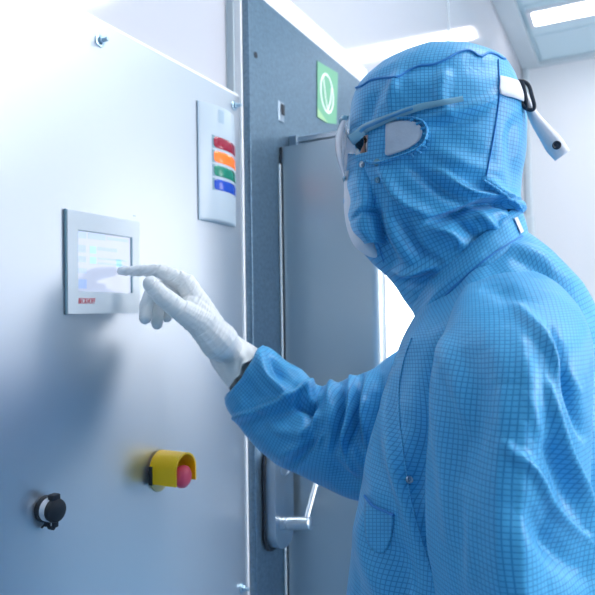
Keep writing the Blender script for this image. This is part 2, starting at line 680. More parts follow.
# joint of the glossy partition and an added glowing panel that whitens the view further along it
tag(MB().box((XW - .002, 3.02, 0), (XW + .004, 3.032, ZC - .02)).build('trim_4', 'trimgrey'), kind='structure')
h0, h1 = onx(372, 262, XW), onx(416, 366, XW)
hf = MB()
ha, hb, hz0, hz1 = 1.90, h1.y + .35, .9, 1.74
for lo, hi in (((XW - .001, ha - .04, hz0 - .04), (XW + .012, ha, hz1 + .04)), ((XW - .001, hb, hz0 - .04), (XW + .012, hb + .04, hz1 + .04)),
               ((XW - .001, ha, hz0 - .04), (XW + .012, hb, hz0)), ((XW - .001, ha, hz1), (XW + .012, hb, hz1 + .04))):
    hf.box(lo, hi)
hw = tag(hf.build('window_2', 'trimgrey'), kind='structure')
MB().box((XW - .002, ha, hz0), (XW + .004, hb, hz1)).build('pane', 'added_glow', hw)  # added glowing surface, brightens the gap beside the door leaf

# grey box on the back wall
gb = ony(524, 225, YB)
o = MB().box((gb.x - .09, YB - .06, gb.z - .25), (gb.x + .085, YB, gb.z + .075), .03, 4).build('wall_box', 'trimgrey', None, True)
tag(o, 'small grey rounded box on the white back wall behind the collar', 'wall box')

# ================================================================== machine front
ZT = 1.884
YE = 1.124
e = empty('steel_panel', (0, .2, 0), 'large satin steel panel at left carrying the touch terminal and buttons', 'steel panel')
MB().box((XW + .003, -2.3, 0), (0, YE, ZT), .0015, 2).build('sheet', 'steel', e)
MB().box((XW + .003, -2.3, ZT), (-.004, YE, ZT + .006)).build('top_highlight', 'edge', e)  # white strip stands in for the highlight along the top edge


def bolt(u, v, parent, ln=.009):
    p = onx(u, v, 0)
    p.x = 0
    b = MB().lathe(p, (1, 0, 0), [(0, .0095), (.002, .0095), (.0024, .0088)], 20).build('washer', 'zinc', parent, True)
    hx = MB().lathe(p + Vector((.003, 0, 0)), (1, 0, 0), [(0, .0062), (.004, .0062), (.0045, .0052)], 6)
    hx.lathe(p + Vector((.007, 0, 0)), (1, 0, 0), [(0, .0034), (ln, .0034), (ln + .001, .0025)], 14)
    hx.build('bolt', 'zinc', b)


for u, v in ((99.5, 41), (234, 106), (242, 588)):
    bolt(u, v, e)
tag(MB().box((XW + .001, onx(228, 60, XW).y, ZT + .01), (XW + .018, YE - .001, 3.2), .003).build('trim_5', 'trimgrey'), kind='structure')
tag(MB().box((XW + .001, YE + .0005, 0), (.003, YE + .0075, 3.2), .001).build('trim_6', 'edge'), kind='structure')

# dark galvanised panel behind the cabinet
y0 = YE + .009
GX = .018
ZG = 2.112
e = empty('galvanised_panel', (GX, 1.6, 0), 'dark blue-grey galvanised steel panel behind the grey door leaf', 'metal panel')
MB().box((XW + .003, y0, 0), (GX, 1.83, ZG), .0012, 2).build('sheet', 'galv', e)
MB().box((XW + .003, y0, ZG), (GX - .006, 1.83, ZG + .058), .002).build('top_flange', 'edge', e)
p = onx(255.5, 55, GX)
MB().lathe(p, (1, 0, 0), [(0, .0065), (.0012, .0065)], 16).build('screw_hole', 'darkgap', e)
p = onx(281, 112, GX)
hb_ = MB()
hb_.tube([p + Vector((0, 0, .022)), p + Vector((0, 0, -.022))], .013, 16, flat=.2, flatdir=(1, 0, 0))
hb_.build('slot', 'dkstainless', e, True)
MB().tube([p + Vector((.004, .003, .016)), p + Vector((.004, .003, -.006))], .007, 12, flat=.3, flatdir=(1, 0, 0)).build('slot_opening', 'darkgap', e, True)

# green sticker
SX = GX + .0018
pts = [onx(u, v, SX) for u, v in ((317.5, 61), (338, 73), (336.5, 124), (327, 123), (317.5, 117))]
sm = MB()
vs = [sm.bm.verts.new(p) for p in pts]
sm.bm.faces.new(vs)
r = bmesh.ops.extrude_face_region(sm.bm, geom=sm.bm.faces[:])
for v in r['geom']:
    if isinstance(v, bmesh.types.BMVert): v.co.x -= .001
st = sm.build('sticker', 'green')
tag(st, 'green sticker with a white oval leaf emblem on the galvanised panel', 'sticker')
cm = MB()
tri = [onx(u, v, SX + .0004) for u, v in ((317.7, 108), (328, 123), (317.7, 117))]
tri2 = [p - Vector((.0006, 0, 0)) for p in tri]
cm.ring_loft([tri2, tri]).build('corner', 'greenlite', st)
em = MB()
c = onx(327.2, 93.5, SX + .0006)
ry, rz = abs(onx(333.5, 93.5, SX).y - onx(321.3, 93.5, SX).y) / 2, .0485
ring = [c + Vector((0, ry * math.cos(q), rz * math.sin(q))) for q in np.linspace(0, 2 * PI, 49)]
em.tube(ring, .0030, 8, flat=.2, flatdir=(1, 0, 0))
em.tube([c + Vector((0, -ry * .55, rz * .75)), c + Vector((0, -ry * .35, 0)), c + Vector((0, ry * .05, -rz * .92))], .0022, 8, flat=.2, flatdir=(1, 0, 0))
em.tube([c + Vector((0, ry * .75, rz * .45)), c + Vector((0, ry * .55, -rz * .25)), c + Vector((0, ry * .05, -rz * .92))], .0028, 8, flat=.2, flatdir=(1, 0, 0))
em.build('emblem', 'whiteprint', st)

# grey cabinet standing out from the galvanised panel
YC = onx(281, 147, .02).y
zc = onx(281, 147, .02).z
xc = ony(381, 300, YC).x
e = empty('door_leaf', (.14, YC + .1, 0), 'plain grey steel door leaf standing out from the wall between latch and person', 'door leaf')
prof = [(.022, YC), (.022, YC + .22)]
prof = []
for q in np.linspace(0, 1, 14):
    a = -PI / 2 + q * PI / 2
    prof.append((xc - .022 + .022 * math.cos(a), YC + .022 + .022 * math.sin(a)))
outl = [(.022, YC)] + prof + [(xc, YC + .030), (xc - .012, YC + .042), (.022, YC + .042)]
MB().ring_loft([[Vector((x, y, z)) for x, y in outl] for z in (.25, zc)]).build('leaf', 'cab', e, True)
MB().box((GX + .0006, YC - .004, .25), (.0235, YC + .04, zc - .002)).build('seal', 'darkgap', e)
MB().box((GX + .001, YC - .012, .25), (GX + .004, YC - .006, zc - .04)).build('seal_lip', 'trimgrey', e)
# rail along the top
a, b = ony(292, 140, YC + .05), ony(348, 125, YC + .05)
ml = MB()
ml.box((GX + .02, YC + .05, zc), (xc + .05, YC + .13, zc + .019), .002)
ml.box((GX + .02, YC + .045, zc + .019), (xc + .06, YC + .14, zc + .031), .002)
ml.build('top_rail', 'stainless', e)
MB().box((GX + .0006, YC + .04, zc), (GX + .021, YC + .13, zc + .034), .002).build('rail_end', 'dkstainless', e)

# door latch with lever
pA, pB = onx(262, 500, GX), onx(302, 500, .047)
zt, zb = onx(272, 449, .03).z, onx(272, 551, .03).z
ya, yb = onx(263, 500, GX).y, YC - .0165
e = empty('door_latch', (GX, (ya + yb) / 2, zb), 'brushed stainless latch with lever mounted below the reaching sleeve', 'door latch')


def stadium(y0, y1, z0, z1, x, r, k=10):
    o = []
    for cy, cz, a0 in ((y1 - r, z1 - r, 0), (y0 + r, z1 - r, PI / 2), (y0 + r, z0 + r, PI), (y1 - r, z0 + r, 3 * PI / 2)):
        for i in range(k + 1):
            a = a0 + PI / 2 * i / k
            o.append(Vector((x, cy + r * math.cos(a), cz + r * math.sin(a))))
    return o


rr = (yb - ya) * .48
MB().ring_loft([stadium(ya - .006, yb + .004, zb - .006, zt + .006, GX + .0006, rr), stadium(ya - .006, yb + .004, zb - .006, zt + .006, GX + .006, rr)]).build('gasket', 'rubber', e, True)
MB().ring_loft([stadium(ya, yb, zb, zt, GX + .006, rr), stadium(ya, yb, zb, zt, .046, rr), stadium(ya, yb, zb, zt, .0470, rr)]).build('housing', 'stainless', e, True)
ci = Vector((.0475, (ya + yb) / 2 + .004, onx(291, 462, .047).z))
MB().tube([ci + Vector((0, .022 * math.cos(q), .022 * math.sin(q))) for q in np.linspace(0, 2 * PI, 37)], .0012, 6).build('lock_ring', 'dkstainless', e, True)
sz = onx(287, 520, .047).z
sy = ya + .026
sh = MB()
sh.lathe((.047, sy, sz), (1, 0, .13), [(0, .0135), (.014, .0135), (.0145, .0118), (.0175, .0118), (.018, .0138), (.05, .0138), (.066, .0125), (.068, .010)], 28)
sh_ = sh.build('shaft', 'stainless', e, True)
MB().tube([(.104, sy, sz + .014), (.104, sy + .028, sz + .05), (.104, sy + .056, sz + .086)], .0055, 14).build('lever', 'stainless', e, True)

# ---------------------------------------------------------------- touch terminal
TX = .0055
y0, y1 = .648, .800
z0, z1 = 1.4455, 1.5875
# edges read off the picture, on the front face of the housing
y0, z1 = onx(67.5, 209, TX).y, onx(67, 209, TX).z
y1, z0 = onx(140.5, 313, TX).y, onx(100, 313.5, TX).z
a, b = onx(78, 229.5, TX), onx(133, 293, TX)
e = empty('touch_terminal', (0, (y0 + y1) / 2, z0), 'pale touch screen terminal on the steel panel, pressed by the fingertip', 'touch terminal')
hm = MB()
hm.box((.0004, y0, z0), (TX, a.y, z1)); hm.box((.0004, b.y, z0), (TX, y1, z1))
hm.box((.0004, a.y, z0), (TX, b.y, b.z)); hm.box((.0004, a.y, a.z), (TX, b.y, z1))
bmesh.ops.remove_doubles(hm.bm, verts=hm.bm.verts, dist=1e-5)
hm.build('bezel', 'bezel', e)
MB().box((0.0004, y0 - .0022, z0 - .001), (TX - .0012, y0, z1 + .001), .001).build('side_rim', 'bezelside', e)
MB().box((.0008, a.y, b.z), (TX - .0025, b.y, a.z)).build('screen', 'screen', e)
sx = TX - .0024
MB().box((TX - .004, b.y - .0022, b.z), (TX - .0003, b.y + .0003, a.z)).build('recess_shade', 'bezelside', e)  # dark strips paint the shade inside the screen recess
MB().box((TX - .004, a.y, a.z - .0009), (TX - .0003, b.y, a.z + .0002)).build('recess_shade', 'bezelside', e)
sw, shh = b.y - a.y, a.z - b.z


def ui(m, name, rects):
    for (fy0, fy1, fz0, fz1) in rects:
        q = MB()
        q.box((sx - .0002, a.y + sw * fy0, a.z - shh * fz1), (sx + .0001, a.y + sw * fy1, a.z - shh * fz0))
        q.build(name, m, e)


ui('ui_blue', 'screen_field', [(.02, .16, .02, .13), (.19, .50, .02, .12), (.53, .93, .05, .10), (.02, .15, .24, .36), (.02, .15, .42, .52), (.02, .16, .80, .95), (.36, .72, .24, .30), (.36, .90, .42, .45), (.36, .84, .50, .53), (.02, .16, .62, .70)])
ui('ui_cyan', 'screen_key', [(.22, .33, .24, .36), (.22, .33, .42, .53), (.70, .80, .42, .55)])


def text_mesh(txt, size, name, m, parent, origin, xdir, zdir, shear=0, width=None, depth=.0004):
    cu = bpy.data.curves.new('t', 'FONT')
    cu.body = txt; cu.size = size; cu.shear = shear; cu.extrude = depth; cu.space_character = 1.05
    o = bpy.data.objects.new('t', cu)
    COL.objects.link(o)
    dg = bpy.context.evaluated_depsgraph_get()
    me = bpy.data.meshes.new_from_object(o.evaluated_get(dg))
    bpy.data.objects.remove(o)
    xs = [v.co.x for v in me.vertices]
    k = width / (max(xs) - min(xs)) if width else 1
    xd, zd = Vector(xdir), Vector(zdir)
    nn = xd.cross(zd)
    for v in me.vertices:
        v.co = Vector(origin) + xd * (v.co.x * k) + zd * v.co.y + nn * v.co.z
    return link(name, me, m, parent)


lo = onx(78, 303.5, TX)
text_mesh('BECKHOFF', .0115, 'logo', 'logo_red', e, (TX + .0002, lo.y, lo.z), (0, 1, 0), (0, 0, 1), shear=.25, width=onx(95, 303, TX).y - lo.y)
q = onx(133, 216, TX)
MB().box((TX, q.y, q.z), (TX + .0004, q.y + .006, q.z + .0012)).build('mark', 'bezelside', e)

# ---------------------------------------------------------------- signal light
yl, yr = onx(199.5, 160, .003).y, onx(233.5, 160, 0).y
zt, zb = onx(199, 102, 0).z, onx(200, 219, 0).z
e = empty('signal_light', (0, (yl + yr) / 2, zb), 'pale signal light with red, orange, green and blue lenses beside the dark panel', 'signal light')
D = .019


def sprof(x_add, y_from, y_to, n=22):
    o = []
    for t in np.linspace(y_from, y_to, n):
        k = t                                   # 0 = near side, 1 = far side
        x = .0035 + (D - .0035) * max(0, 1 - abs(2 * k - 1) ** 2.2)
        o.append((x + x_add, yl + (yr - yl) * k))
    return o


pr = sprof(0, 0, 1)
rings = []
for z, sc in ((zb - .002, .0), (zb, .9), (zb + .003, 1), (zt - .002, 1), (zt, .97)):
    rings.append([Vector((.0005, yl, z))] + [Vector((x * max(sc, .6), y_, z)) for x, y_ in pr] + [Vector((.0005, yr, z))])
MB().ring_loft(rings).build('housing', 'sig', e, True)
MB().box((0.0005, yl - .003, zb - .002), (.003, yl + .001, zt + .001), .001).build('base', 'sigside', e)
for (v0, v1, m) in ((134, 145.5, 'l_red'), (148.5, 160, 'l_or'), (163, 174, 'l_gr'), (177, 188, 'l_bl')):
    za, zb_ = onx(212, v0, D).z, onx(212, v1, D).z
    zm, hh = (za + zb_) / 2, (za - zb_) / 2
    rg = []
    for f in np.linspace(-1, 1, 9):
        ins = 0.06 * (abs(f) ** 6)
        pf = sprof(.0012 * (1 - abs(f) ** 8) + .0004, .23 + ins, 1.0, 20)
        rg.append([Vector((x, y_, zm + f * hh)) for x, y_ in pf] + [Vector((.002, yr - .001, zm + f * hh)), Vector((.002, yl + (yr - yl) * .28, zm + f * hh))])
    ln = MB().ring_loft(rg).build('lens', m, e, True)
    ln['label'] = {'l_red': 'red lens', 'l_or': 'orange lens', 'l_gr': 'green lens', 'l_bl': 'blue lens'}[m]
    rb = MB()                                   # dark surround at the near end of the lens
    rb.ring_loft([[Vector((x - .001, y_, zm + f * (hh + .0012))) for x, y_ in sprof(.0016, .205, .26, 6)] + [Vector((.006, yl + (yr - yl) * .26, zm + f * hh)), Vector((.006, yl + (yr - yl) * .205, zm + f * hh))] for f in (-1, 1)])
    rb.build('lens_frame', 'bezelside', e, True)
lp = [[Vector((x, y_, z)) for x, y_ in sprof(.0006, .34, .48, 5)] for z in (onx(216, 121, D).z, onx(216, 108, D).z)]
q = MB()
q.ring_loft(lp, closed=False)
q.build('label_plate', 'sigside', e)

# ---------------------------------------------------------------- emergency stop
p = onx(150, 470.5, 0); p.x = 0; p.y += .0215
zc_ = p.z
e = empty('emergency_stop', p, 'red mushroom stop button under a yellow shroud on the steel panel', 'stop button')
R_, TH = .0275, .003
X1 = .056


def arch(r, drop, x):
    o = [Vector((x, p.y - r, zc_ - drop))]
    o += [Vector((x, p.y - r * math.cos(a), zc_ + .002 + r * math.sin(a))) for a in np.linspace(0, PI, 25)]
    o += [Vector((x, p.y + r, zc_ - drop))]
    return o


oo, ii = arch(R_, .020, 0), arch(R_ - TH, .020, 0)
def shape(x): return [v + Vector((x, 0, 0)) for v in oo] + [v + Vector((x, 0, 0)) for v in reversed(ii)]
bm_ = MB()
bm_.ring_loft([shape(.004), shape(X1 - .0008), [q + Vector((.0008, 0, 0)) for q in shape(X1 - .0008)]])
bm_.build('shroud', 'yellow', e, True)
MB().lathe(p - Vector((-.0004, 0, .0150)), (1, 0, 0), [(0, .0235), (.003, .0235), (.004, .022)], 32).build('base_plate', 'yellow2', e, True)
MB().box((.003, p.y - R_ - .002, zc_ - .022), (.010, p.y - R_ + .006, zc_ + .008), .001).build('contact_block', 'rubber', e)
MB().lathe(p + Vector((.0, .002, -.0105)), (1, 0, 0), [(.003, .011), (.042, .011), (.042, .0175), (.046, .0185), (.052, .0175), (.0555, .014), (.0575, .009), (.058, .004)], 32).build('mushroom_button', 'button', e, True)

# ---------------------------------------------------------------- capped socket
p = onx(44.5, 508.5, 0); p.x = 0
e = empty('capped_socket', p, 'round socket with black dust cap on the steel panel, lower left', 'socket')
MB().lathe(p, (1, 0, 0), [(0.0002, .0175), (.005, .0175), (.007, .0165)], 32).build('flange', 'rubber', e, True)
MB().lathe(p, (1, 0, 0), [(.007, .0155), (.016, .0155)], 32).build('collar', 'white_cloth', e, True)
cp = MB().lathe(p, (1, 0, 0), [(.016, .0150), (.021, .0158), (.0245, .0145), (.027, .0095), (.028, .003)], 32)
cp.box(p + Vector((.012, -.006, .011)), p + Vector((.024, .006, .0215)), .002)
cp.build('dust_cap', 'rubber', e, True)
lk = MB()
for k, off in enumerate((.003, .017)):
    lk.box(p + Vector((off, -.0045, -.0225)), p + Vector((off + .0045, .0045, -.013)), .0013)
lk.tube([p + Vector((.005, 0, -.019)), p + Vector((.009, 0, -.024)), p + Vector((.016, 0, -.024)), p + Vector((.0195, 0, -.019))], .0027, 10)
lk.tube([p + Vector((.005, -.002, -.018)), p + Vector((.003, -.008, -.023))], .0015, 8)
lk.build('cap_strap', 'rubber', e, True)

# ================================================================== the person
per = empty('person', (ORG.x, ORG.y, 0), 'person in blue cleanroom coat, hood and goggles pressing the touch screen', 'person')

# --- coat body
TK = [
    (417, 314, 517, 226, .062, 0, 2.0),
    (411, 325, 540, 243, .095, 0, 2.0),
    (403, 342, 575, 280, .145, 0, 2.1),
    (394, 368, 596, 318, .165, 0, 2.2),
    (384, 402, 612, 372, .185, 0, 2.3),
    (373, 446, 622, 432, .19, 0, 2.4),
    (362, 496, 628, 496, .19, 0, 2.4),
    (348, 595, 632, 596, .195, 0, 2.4),
    (340, 720, 640, 720, .205, 0, 2.3),
    (332, 900, 648, 900, .215, 0, 2.2),
    (328, 990, 652, 990, .22, 0, 2.2),
]
T0 = cloth_loft(TK, 220, 220)
TUV = grid_uv(T0)
TF = [
    ([(440, 300), (420, 330), (400, 372)], 9, .003),
    ([(455, 335), (436, 372), (422, 430), (416, 500)], 12, -.010, 'g'),
    ([(398, 372), (392, 410), (400, 460), (416, 505)], 10, .006, 's'),
    ([(380, 420), (374, 470), (384, 500)], 9, .005),
    ([(372, 500), (368, 540), (382, 595)], 12, .006),
    ([(392, 540), (404, 575), (410, 600)], 12, -.006),
    ([(425, 520), (446, 562), (462, 600)], 10, -.008),
    ([(405, 440), (408, 500), (425, 545)], 9, .005),
    ([(523, 288), (543, 301), (560, 322)], 10, -.008, 's'),
    ([(520, 262), (548, 273), (566, 288), (590, 315)], 8, -.006),
    ([(515, 248), (545, 262), (575, 286)], 7, .004),
    ([(480, 262), (470, 300), (455, 330)], 12, .003),
]
T1 = fold(T0, TF, .0016, 16, 1.3, (1, 1, .5))
coat = grid_mesh('coat', T1, 'cloth', per, TUV, thick=.0012)

# --- collar band
CK = [
    (411, 300, 518, 206, .068, 0, 2.0),
    (411, 304, 521, 211, .073, 0, 2.0),
    (414, 314, 524, 222, .079, 0, 2.0),
    (419, 326, 527, 234, .084, 0, 2.0),
    (420, 332, 527, 240, .082, 0, 2.0),
]
C0 = cloth_loft(CK, 30, 150)
CUV = grid_uv(C0)
C1 = fold(C0, [([(420, 318), (445, 285), (480, 255)], 5, .002)], .0012, 22, 4, (1, 1, 1))
collar = grid_mesh('collar', C1, 'cloth', coat, CUV, thick=.003)

# --- left sleeve, hanging next to the camera
SK = [
    (478, 272, 530, 268, .022, .060, 2.0),
    (463, 290, 558, 284, .045, .105, 2.0),
    (451, 315, 580, 312, .066, .144, 2.0),
    (441, 345, 590, 345, .080, .172, 1.9),
    (433, 395, 592, 390, .088, .182, 1.6),
    (428, 450, 590, 450, .088, .186, 1.42),
    (426, 500, 590, 502, .090, .190, 1.36),
    (428, 545, 594, 550, .090, .192, 1.36),
    (436, 600, 600, 605, .090, .194, 1.36),
    (436, 700, 598, 700, .076, .205, 1.9),
    (438, 860, 590, 860, .066, .21, 2.0),
    (445, 940, 575, 940, .055, .21, 2.0),
]
S0 = cloth_loft(SK, 270, 260)
SUV = grid_uv(S0)
SF = [
    ([(502, 385), (505, 430), (506, 520), (507, 620)], 40, .008, 't'),
    ([(512, 442), (530, 468), (549, 502), (580, 536)], 7, .0045, 's'),
    ([(549, 385), (562, 443), (582, 500), (592, 560), (600, 600)], 7, .006, 's'),
    ([(512, 301), (530, 322), (552, 349), (573, 390)], 7, .004),
    ([(548, 330), (559, 360), (567, 395), (580, 435)], 6, -.006, 'z'),
    ([(520, 505), (545, 540), (580, 575)], 12, -.005),
    ([(470, 345), (480, 400), (470, 470)], 18, -.004),
    ([(444, 345), (440, 400), (446, 470), (452, 540)], 9, .004),
    ([(444, 342), (458, 385), (468, 430)], 8, .003),
    ([(540, 440), (560, 480), (570, 510)], 8, -.004),
    ([(480, 285), (500, 290), (522, 305)], 9, -.003),
    ([(530, 400), (540, 450), (556, 486)], 6, .002),
    ([(462, 480), (474, 530), (470, 590)], 9, .002),
    ([(520, 340), (530, 380), (528, 420)], 9, .002),
]
S1 = fold(S0, SF, .0012, 15, 2.7, (1, 1, .6))
sleeve_l = grid_mesh('sleeve', S1, 'cloth', coat, SUV, cap0=True, thick=.0012)

# --- right sleeve, reaching to the screen
RK = [
    (262, 346, 225, 397, .043, -.175, 2.0),
    (270, 349, 228, 405, .047, -.174, 2.0),
    (285, 361, 236, 419, .052, -.172, 2.0),
    (302, 371, 253, 441, .056, -.170, 2.0),
    (318, 386, 277, 462, .058, -.166, 2.0),
    (334, 384, 304, 475, .060, -.162, 2.0),
    (350, 378, 332, 489, .062, -.158, 2.0),
    (373, 369, 354, 498, .066, -.154, 2.0),
    (398, 350, 388, 503, .070, -.150, 2.0),
    (430, 338, 430, 500, .070, -.140, 2.0),
    (470, 330, 475, 480, .060, -.120, 2.0),
]
R0 = cloth_loft(RK, 200, 130)
_ax = np.array((PL(285, 420, -.172) - PL(243, 371, -.175)).normalized())
for r in range(40):
    R0[r] += _ax[None, :] * (.010 * (1 - r / 40) ** 1.5 * np.clip(np.sin(2 * PI * np.arange(130) / 130), -.3, 1))[:, None]
RUV = grid_uv(R0)
RF = [
    ([(258, 350), (266, 376), (290, 396)], 5, .007),
    ([(236, 416), (263, 407), (290, 396), (312, 380)], 6, .007, 's'),
    ([(270, 357), (277, 372), (285, 380)], 5, -.005),
    ([(244, 380), (256, 396), (268, 400)], 8, -.004),
    ([(250, 428), (280, 416), (305, 404)], 8, -.005),
    ([(322, 384), (314, 400), (310, 428)], 5, -.010, 's'),
    ([(333, 380), (329, 410), (318, 440)], 5, .008),
    ([(342, 384), (341, 415), (335, 450)], 4.5, -.011),
    ([(351, 378), (350, 410), (346, 445), (352, 470)], 5, .008, 'z'),
    ([(362, 376), (358, 410), (360, 440)], 5, -.008),
    ([(325, 424), (310, 448), (294, 466)], 6, -.007, 's'),
    ([(316, 415), (300, 440), (282, 455)], 6, .005),
    ([(344, 426), (352, 446), (366, 468)], 6, .006),
    ([(372, 385), (366, 420), (372, 460)], 6, .006),
    ([(330, 455), (342, 474), (360, 484)], 7, -.005),
    ([(300, 385), (310, 398), (318, 396)], 5, .006),
    ([(297, 402), (308, 408), (318, 402)], 4.5, -.007),
    ([(384, 372), (378, 410), (386, 450)], 7, -.006),
    ([(262, 420), (285, 432), (305, 430)], 5, .003),
    ([(288, 445), (305, 438), (318, 424)], 4, -.004),
    ([(335, 395), (326, 420), (322, 445)], 4, -.005),
    ([(355, 385), (354, 420), (350, 455)], 4, -.005),
    ([(367, 376), (364, 405), (368, 440)], 4, .005),
    ([(240, 392), (252, 405), (262, 420)], 5, -.003),
    ([(275, 385), (283, 395), (290, 410)], 4, .003),
]
R1 = fold(R0, RF, .0016, 20, 6.1, (1, 1, 1))
sleeve_r = grid_mesh('sleeve', R1, 'cloth', coat, RUV, thick=.0015)

# --- hood
HK = [
    (436, 50, 440, 50, .003, 0, 2.0),
    (420, 51, 458, 50, .020, 0, 2.0),
    (399, 58, 484, 53, .042, 0, 2.0),
    (377, 72, 504, 62, .062, 0, 2.05),
    (362, 86, 514, 76, .075, 0, 2.1),
    (355.5, 97, 519, 90, .082, 0, 2.15),
    (352, 110, 524, 108, .090, 0, 2.2),
    (350, 132, 526, 134, .091, 0, 2.2),
    (349, 158, 524, 160, .090, 0, 2.2),
    (347, 185, 521, 184, .087, 0, 2.1),
    (348, 212, 520, 199, .083, 0, 2.0),
    (353, 236, 522, 205, .080, 0, 2.0),
    (372, 262, 524, 210, .076, 0, 2.0),
    (389, 278, 520, 216, .071, 0, 2.0),
    (402, 296, 512, 224, .066, 0, 2.0),
    (416, 316, 506, 240, .062, 0, 2.0),
]
HR = 230
HC = 160
H0 = cloth_loft(HK, HR, HC)
HUV = grid_uv(H0)
HF = [
    ([(400, 100), (395, 85), (400, 70)], 5, .002),
    ([(378, 90), (372, 105), (368, 125)], 5, -.003),
    ([(395, 82), (390, 98), (392, 110)], 5, .003),
    ([(445, 72), (440, 95), (450, 118)], 6, .003),
    ([(505, 92), (470, 108), (430, 118)], 6, .004),
    ([(480, 115), (450, 125), (432, 128)], 5, -.003),
    ([(435, 150), (470, 165), (492, 170)], 8, .003),
    ([(440, 170), (470, 190), (505, 198)], 6, .006, 's'),
    ([(410, 165), (435, 185), (460, 200)], 6, -.005),
    ([(380, 170), (400, 200), (428, 216)], 7, .006, 'z'),
    ([(428, 222), (455, 213), (480, 203), (512, 200)], 6, -.010, 's'),
    ([(425, 224), (450, 232), (462, 245)], 5, .005),
    ([(388, 205), (395, 235), (415, 265)], 7, .005),
    ([(376, 212), (382, 240), (396, 262)], 6, -.006),
    ([(405, 215), (418, 245), (440, 262)], 6, -.005, 's'),
    ([(398, 270), (415, 272), (432, 266)], 5, .006),
    ([(402, 282), (418, 280), (436, 275)], 5, -.005),
    ([(486, 180), (505, 196), (522, 208)], 5, .006),
    ([(495, 196), (508, 206), (520, 216)], 4, -.006),
    ([(470, 205), (488, 222), (500, 232)], 5, .005),
    ([(452, 215), (466, 228), (478, 240)], 5, -.005),
    ([(515, 120), (513, 150), (516, 185)], 7, -.004),
    ([(345, 195), (352, 205), (362, 210)], 6, .003),
    ([(352, 225), (362, 216), (378, 213)], 4, -.004),
]
H1 = fold(H0, HF, .0011, 24, 9.1, (1, 1, 1), 1.0)
HPX = project_np(H1)


def hdrop(r, c):
    q = min(c, HC - c) / HC * 360          # degrees round from the front
    k = c if c <= HC // 2 else (HC - c) % HC
    v = HPX[r, k, 1]
    top = 134
    bot = 154 - max(0, q - 36) * .3
    return q < 47 and top < v < bot


hood = grid_mesh('hood', H1, 'cloth', per, HUV, drop=hdrop, thick=.0012)
HB = [bvh_of(H1)]
TB = [bvh_of(T1)]
SB = [bvh_of(S1)]
CBV = [bvh_of(C1)]
# seams and piping
seam(HB, [(356.5, 88), (364, 85), (372, 80), (385, 78), (398, 77), (408, 71), (420, 66), (432, 65), (445, 60), (458, 53), (470, 51), (480, 57), (488, 53), (496, 55), (503, 59), (511, 58)], .0013, 'crown_piping', 'clothin', hood)
seam(HB, [(498, 60), (499, 90), (496, 120), (491, 150), (486, 176)], .0008, 'back_seam', 'clothin', hood)
seam(HB, [(376, 196), (373, 225), (384, 262)], .0007, 'front_seam', 'clothin', hood)
seam(HB, [(484, 180), (500, 190), (514, 201), (522, 209)], .0016, 'nape_hem', 'cloth', hood, off=.002)
# side window of white mesh with its gathered rim
win = [(387, 123.5), (398, 121.5), (410, 121.5), (418, 124), (422, 130), (421, 138), (416, 144), (408, 149), (398, 153), (387, 155.5), (386.5, 145), (386.5, 134)]
mw = patch(HB, win, 'side_window', 'mesh', hood, off=.0022)
mw['label'] = 'white mesh side window'
seam(HB, [(387, 121), (400, 118.5), (413, 118.5), (423, 122), (427, 131), (425, 141), (418, 148.5), (406, 154), (394, 158), (378, 163), (366, 161)], .0050, 'window_rim', 'cloth', hood, off=.0004, flat=.35)
for k in range(9):
    a0 = -1.2 + k * .34
    c0 = (404 + 19 * math.cos(a0), 138 + 19 * math.sin(a0) * .9)
    c1 = (404 + 26 * math.cos(a0), 138 + 23 * math.sin(a0) * .9)
    if c0[0] > 408:
        seam(HB, [c0, c1], .0014, 'gather', 'cloth', hood, off=.003, n=6)


def snap(bv, u, v, r, name, m, parent, off=.001):
    p, n = drape(bv, u, v, off)
    if p is None: return
    MB().lathe(p, n, [(-.002, r), (.0008, r), (.0014, r * .85), (.0008, r * .6), (.0008, r * .45), (.0018, r * .35), (.002, r * .1)], 20).build(name, m, parent, True)


snap(HB, 362.5, 164.5, .0038, 'snap', 'snap', hood)
snap(HB, 377, 162.5, .0040, 'snap', 'temple', hood)
snap(HB, 378, 180, .0032, 'snap', 'temple', hood)
snap(TB, 409, 480, .0036, 'snap', 'snap', coat)

# strap round the back of the hood
def strip(bv, top, bot, name, m, parent, off, n=24, thick=.0012):
    A, B = smooth_pl(top, n), smooth_pl(bot, n)
    rows = []
    for i in range(n):
        row = []
        for k in range(5):
            q = A[i] + (B[i] - A[i]) * k / 4
            p, nn = drape(bv, q[0], q[1], off)
            if p is None: p = rows[-1][k] if rows else PL(q[0], q[1], .05)
            row.append(p)
        rows.append(row)
    mb = MB()
    mb.ring_loft(rows, closed=False)
    ob = mb.build(name, m, parent, True)
    so = ob.modifiers.new('thickness', 'SOLIDIFY'); so.thickness = thick; so.offset = 0
    return ob


strap = strip(HB, [(498.5, 77.5), (509, 80), (521, 84)], [(498.5, 94.5), (509, 97.5), (521, 102)], 'strap', 'white_cloth', hood, .003)
strap['label'] = 'white strap at the back of the head'
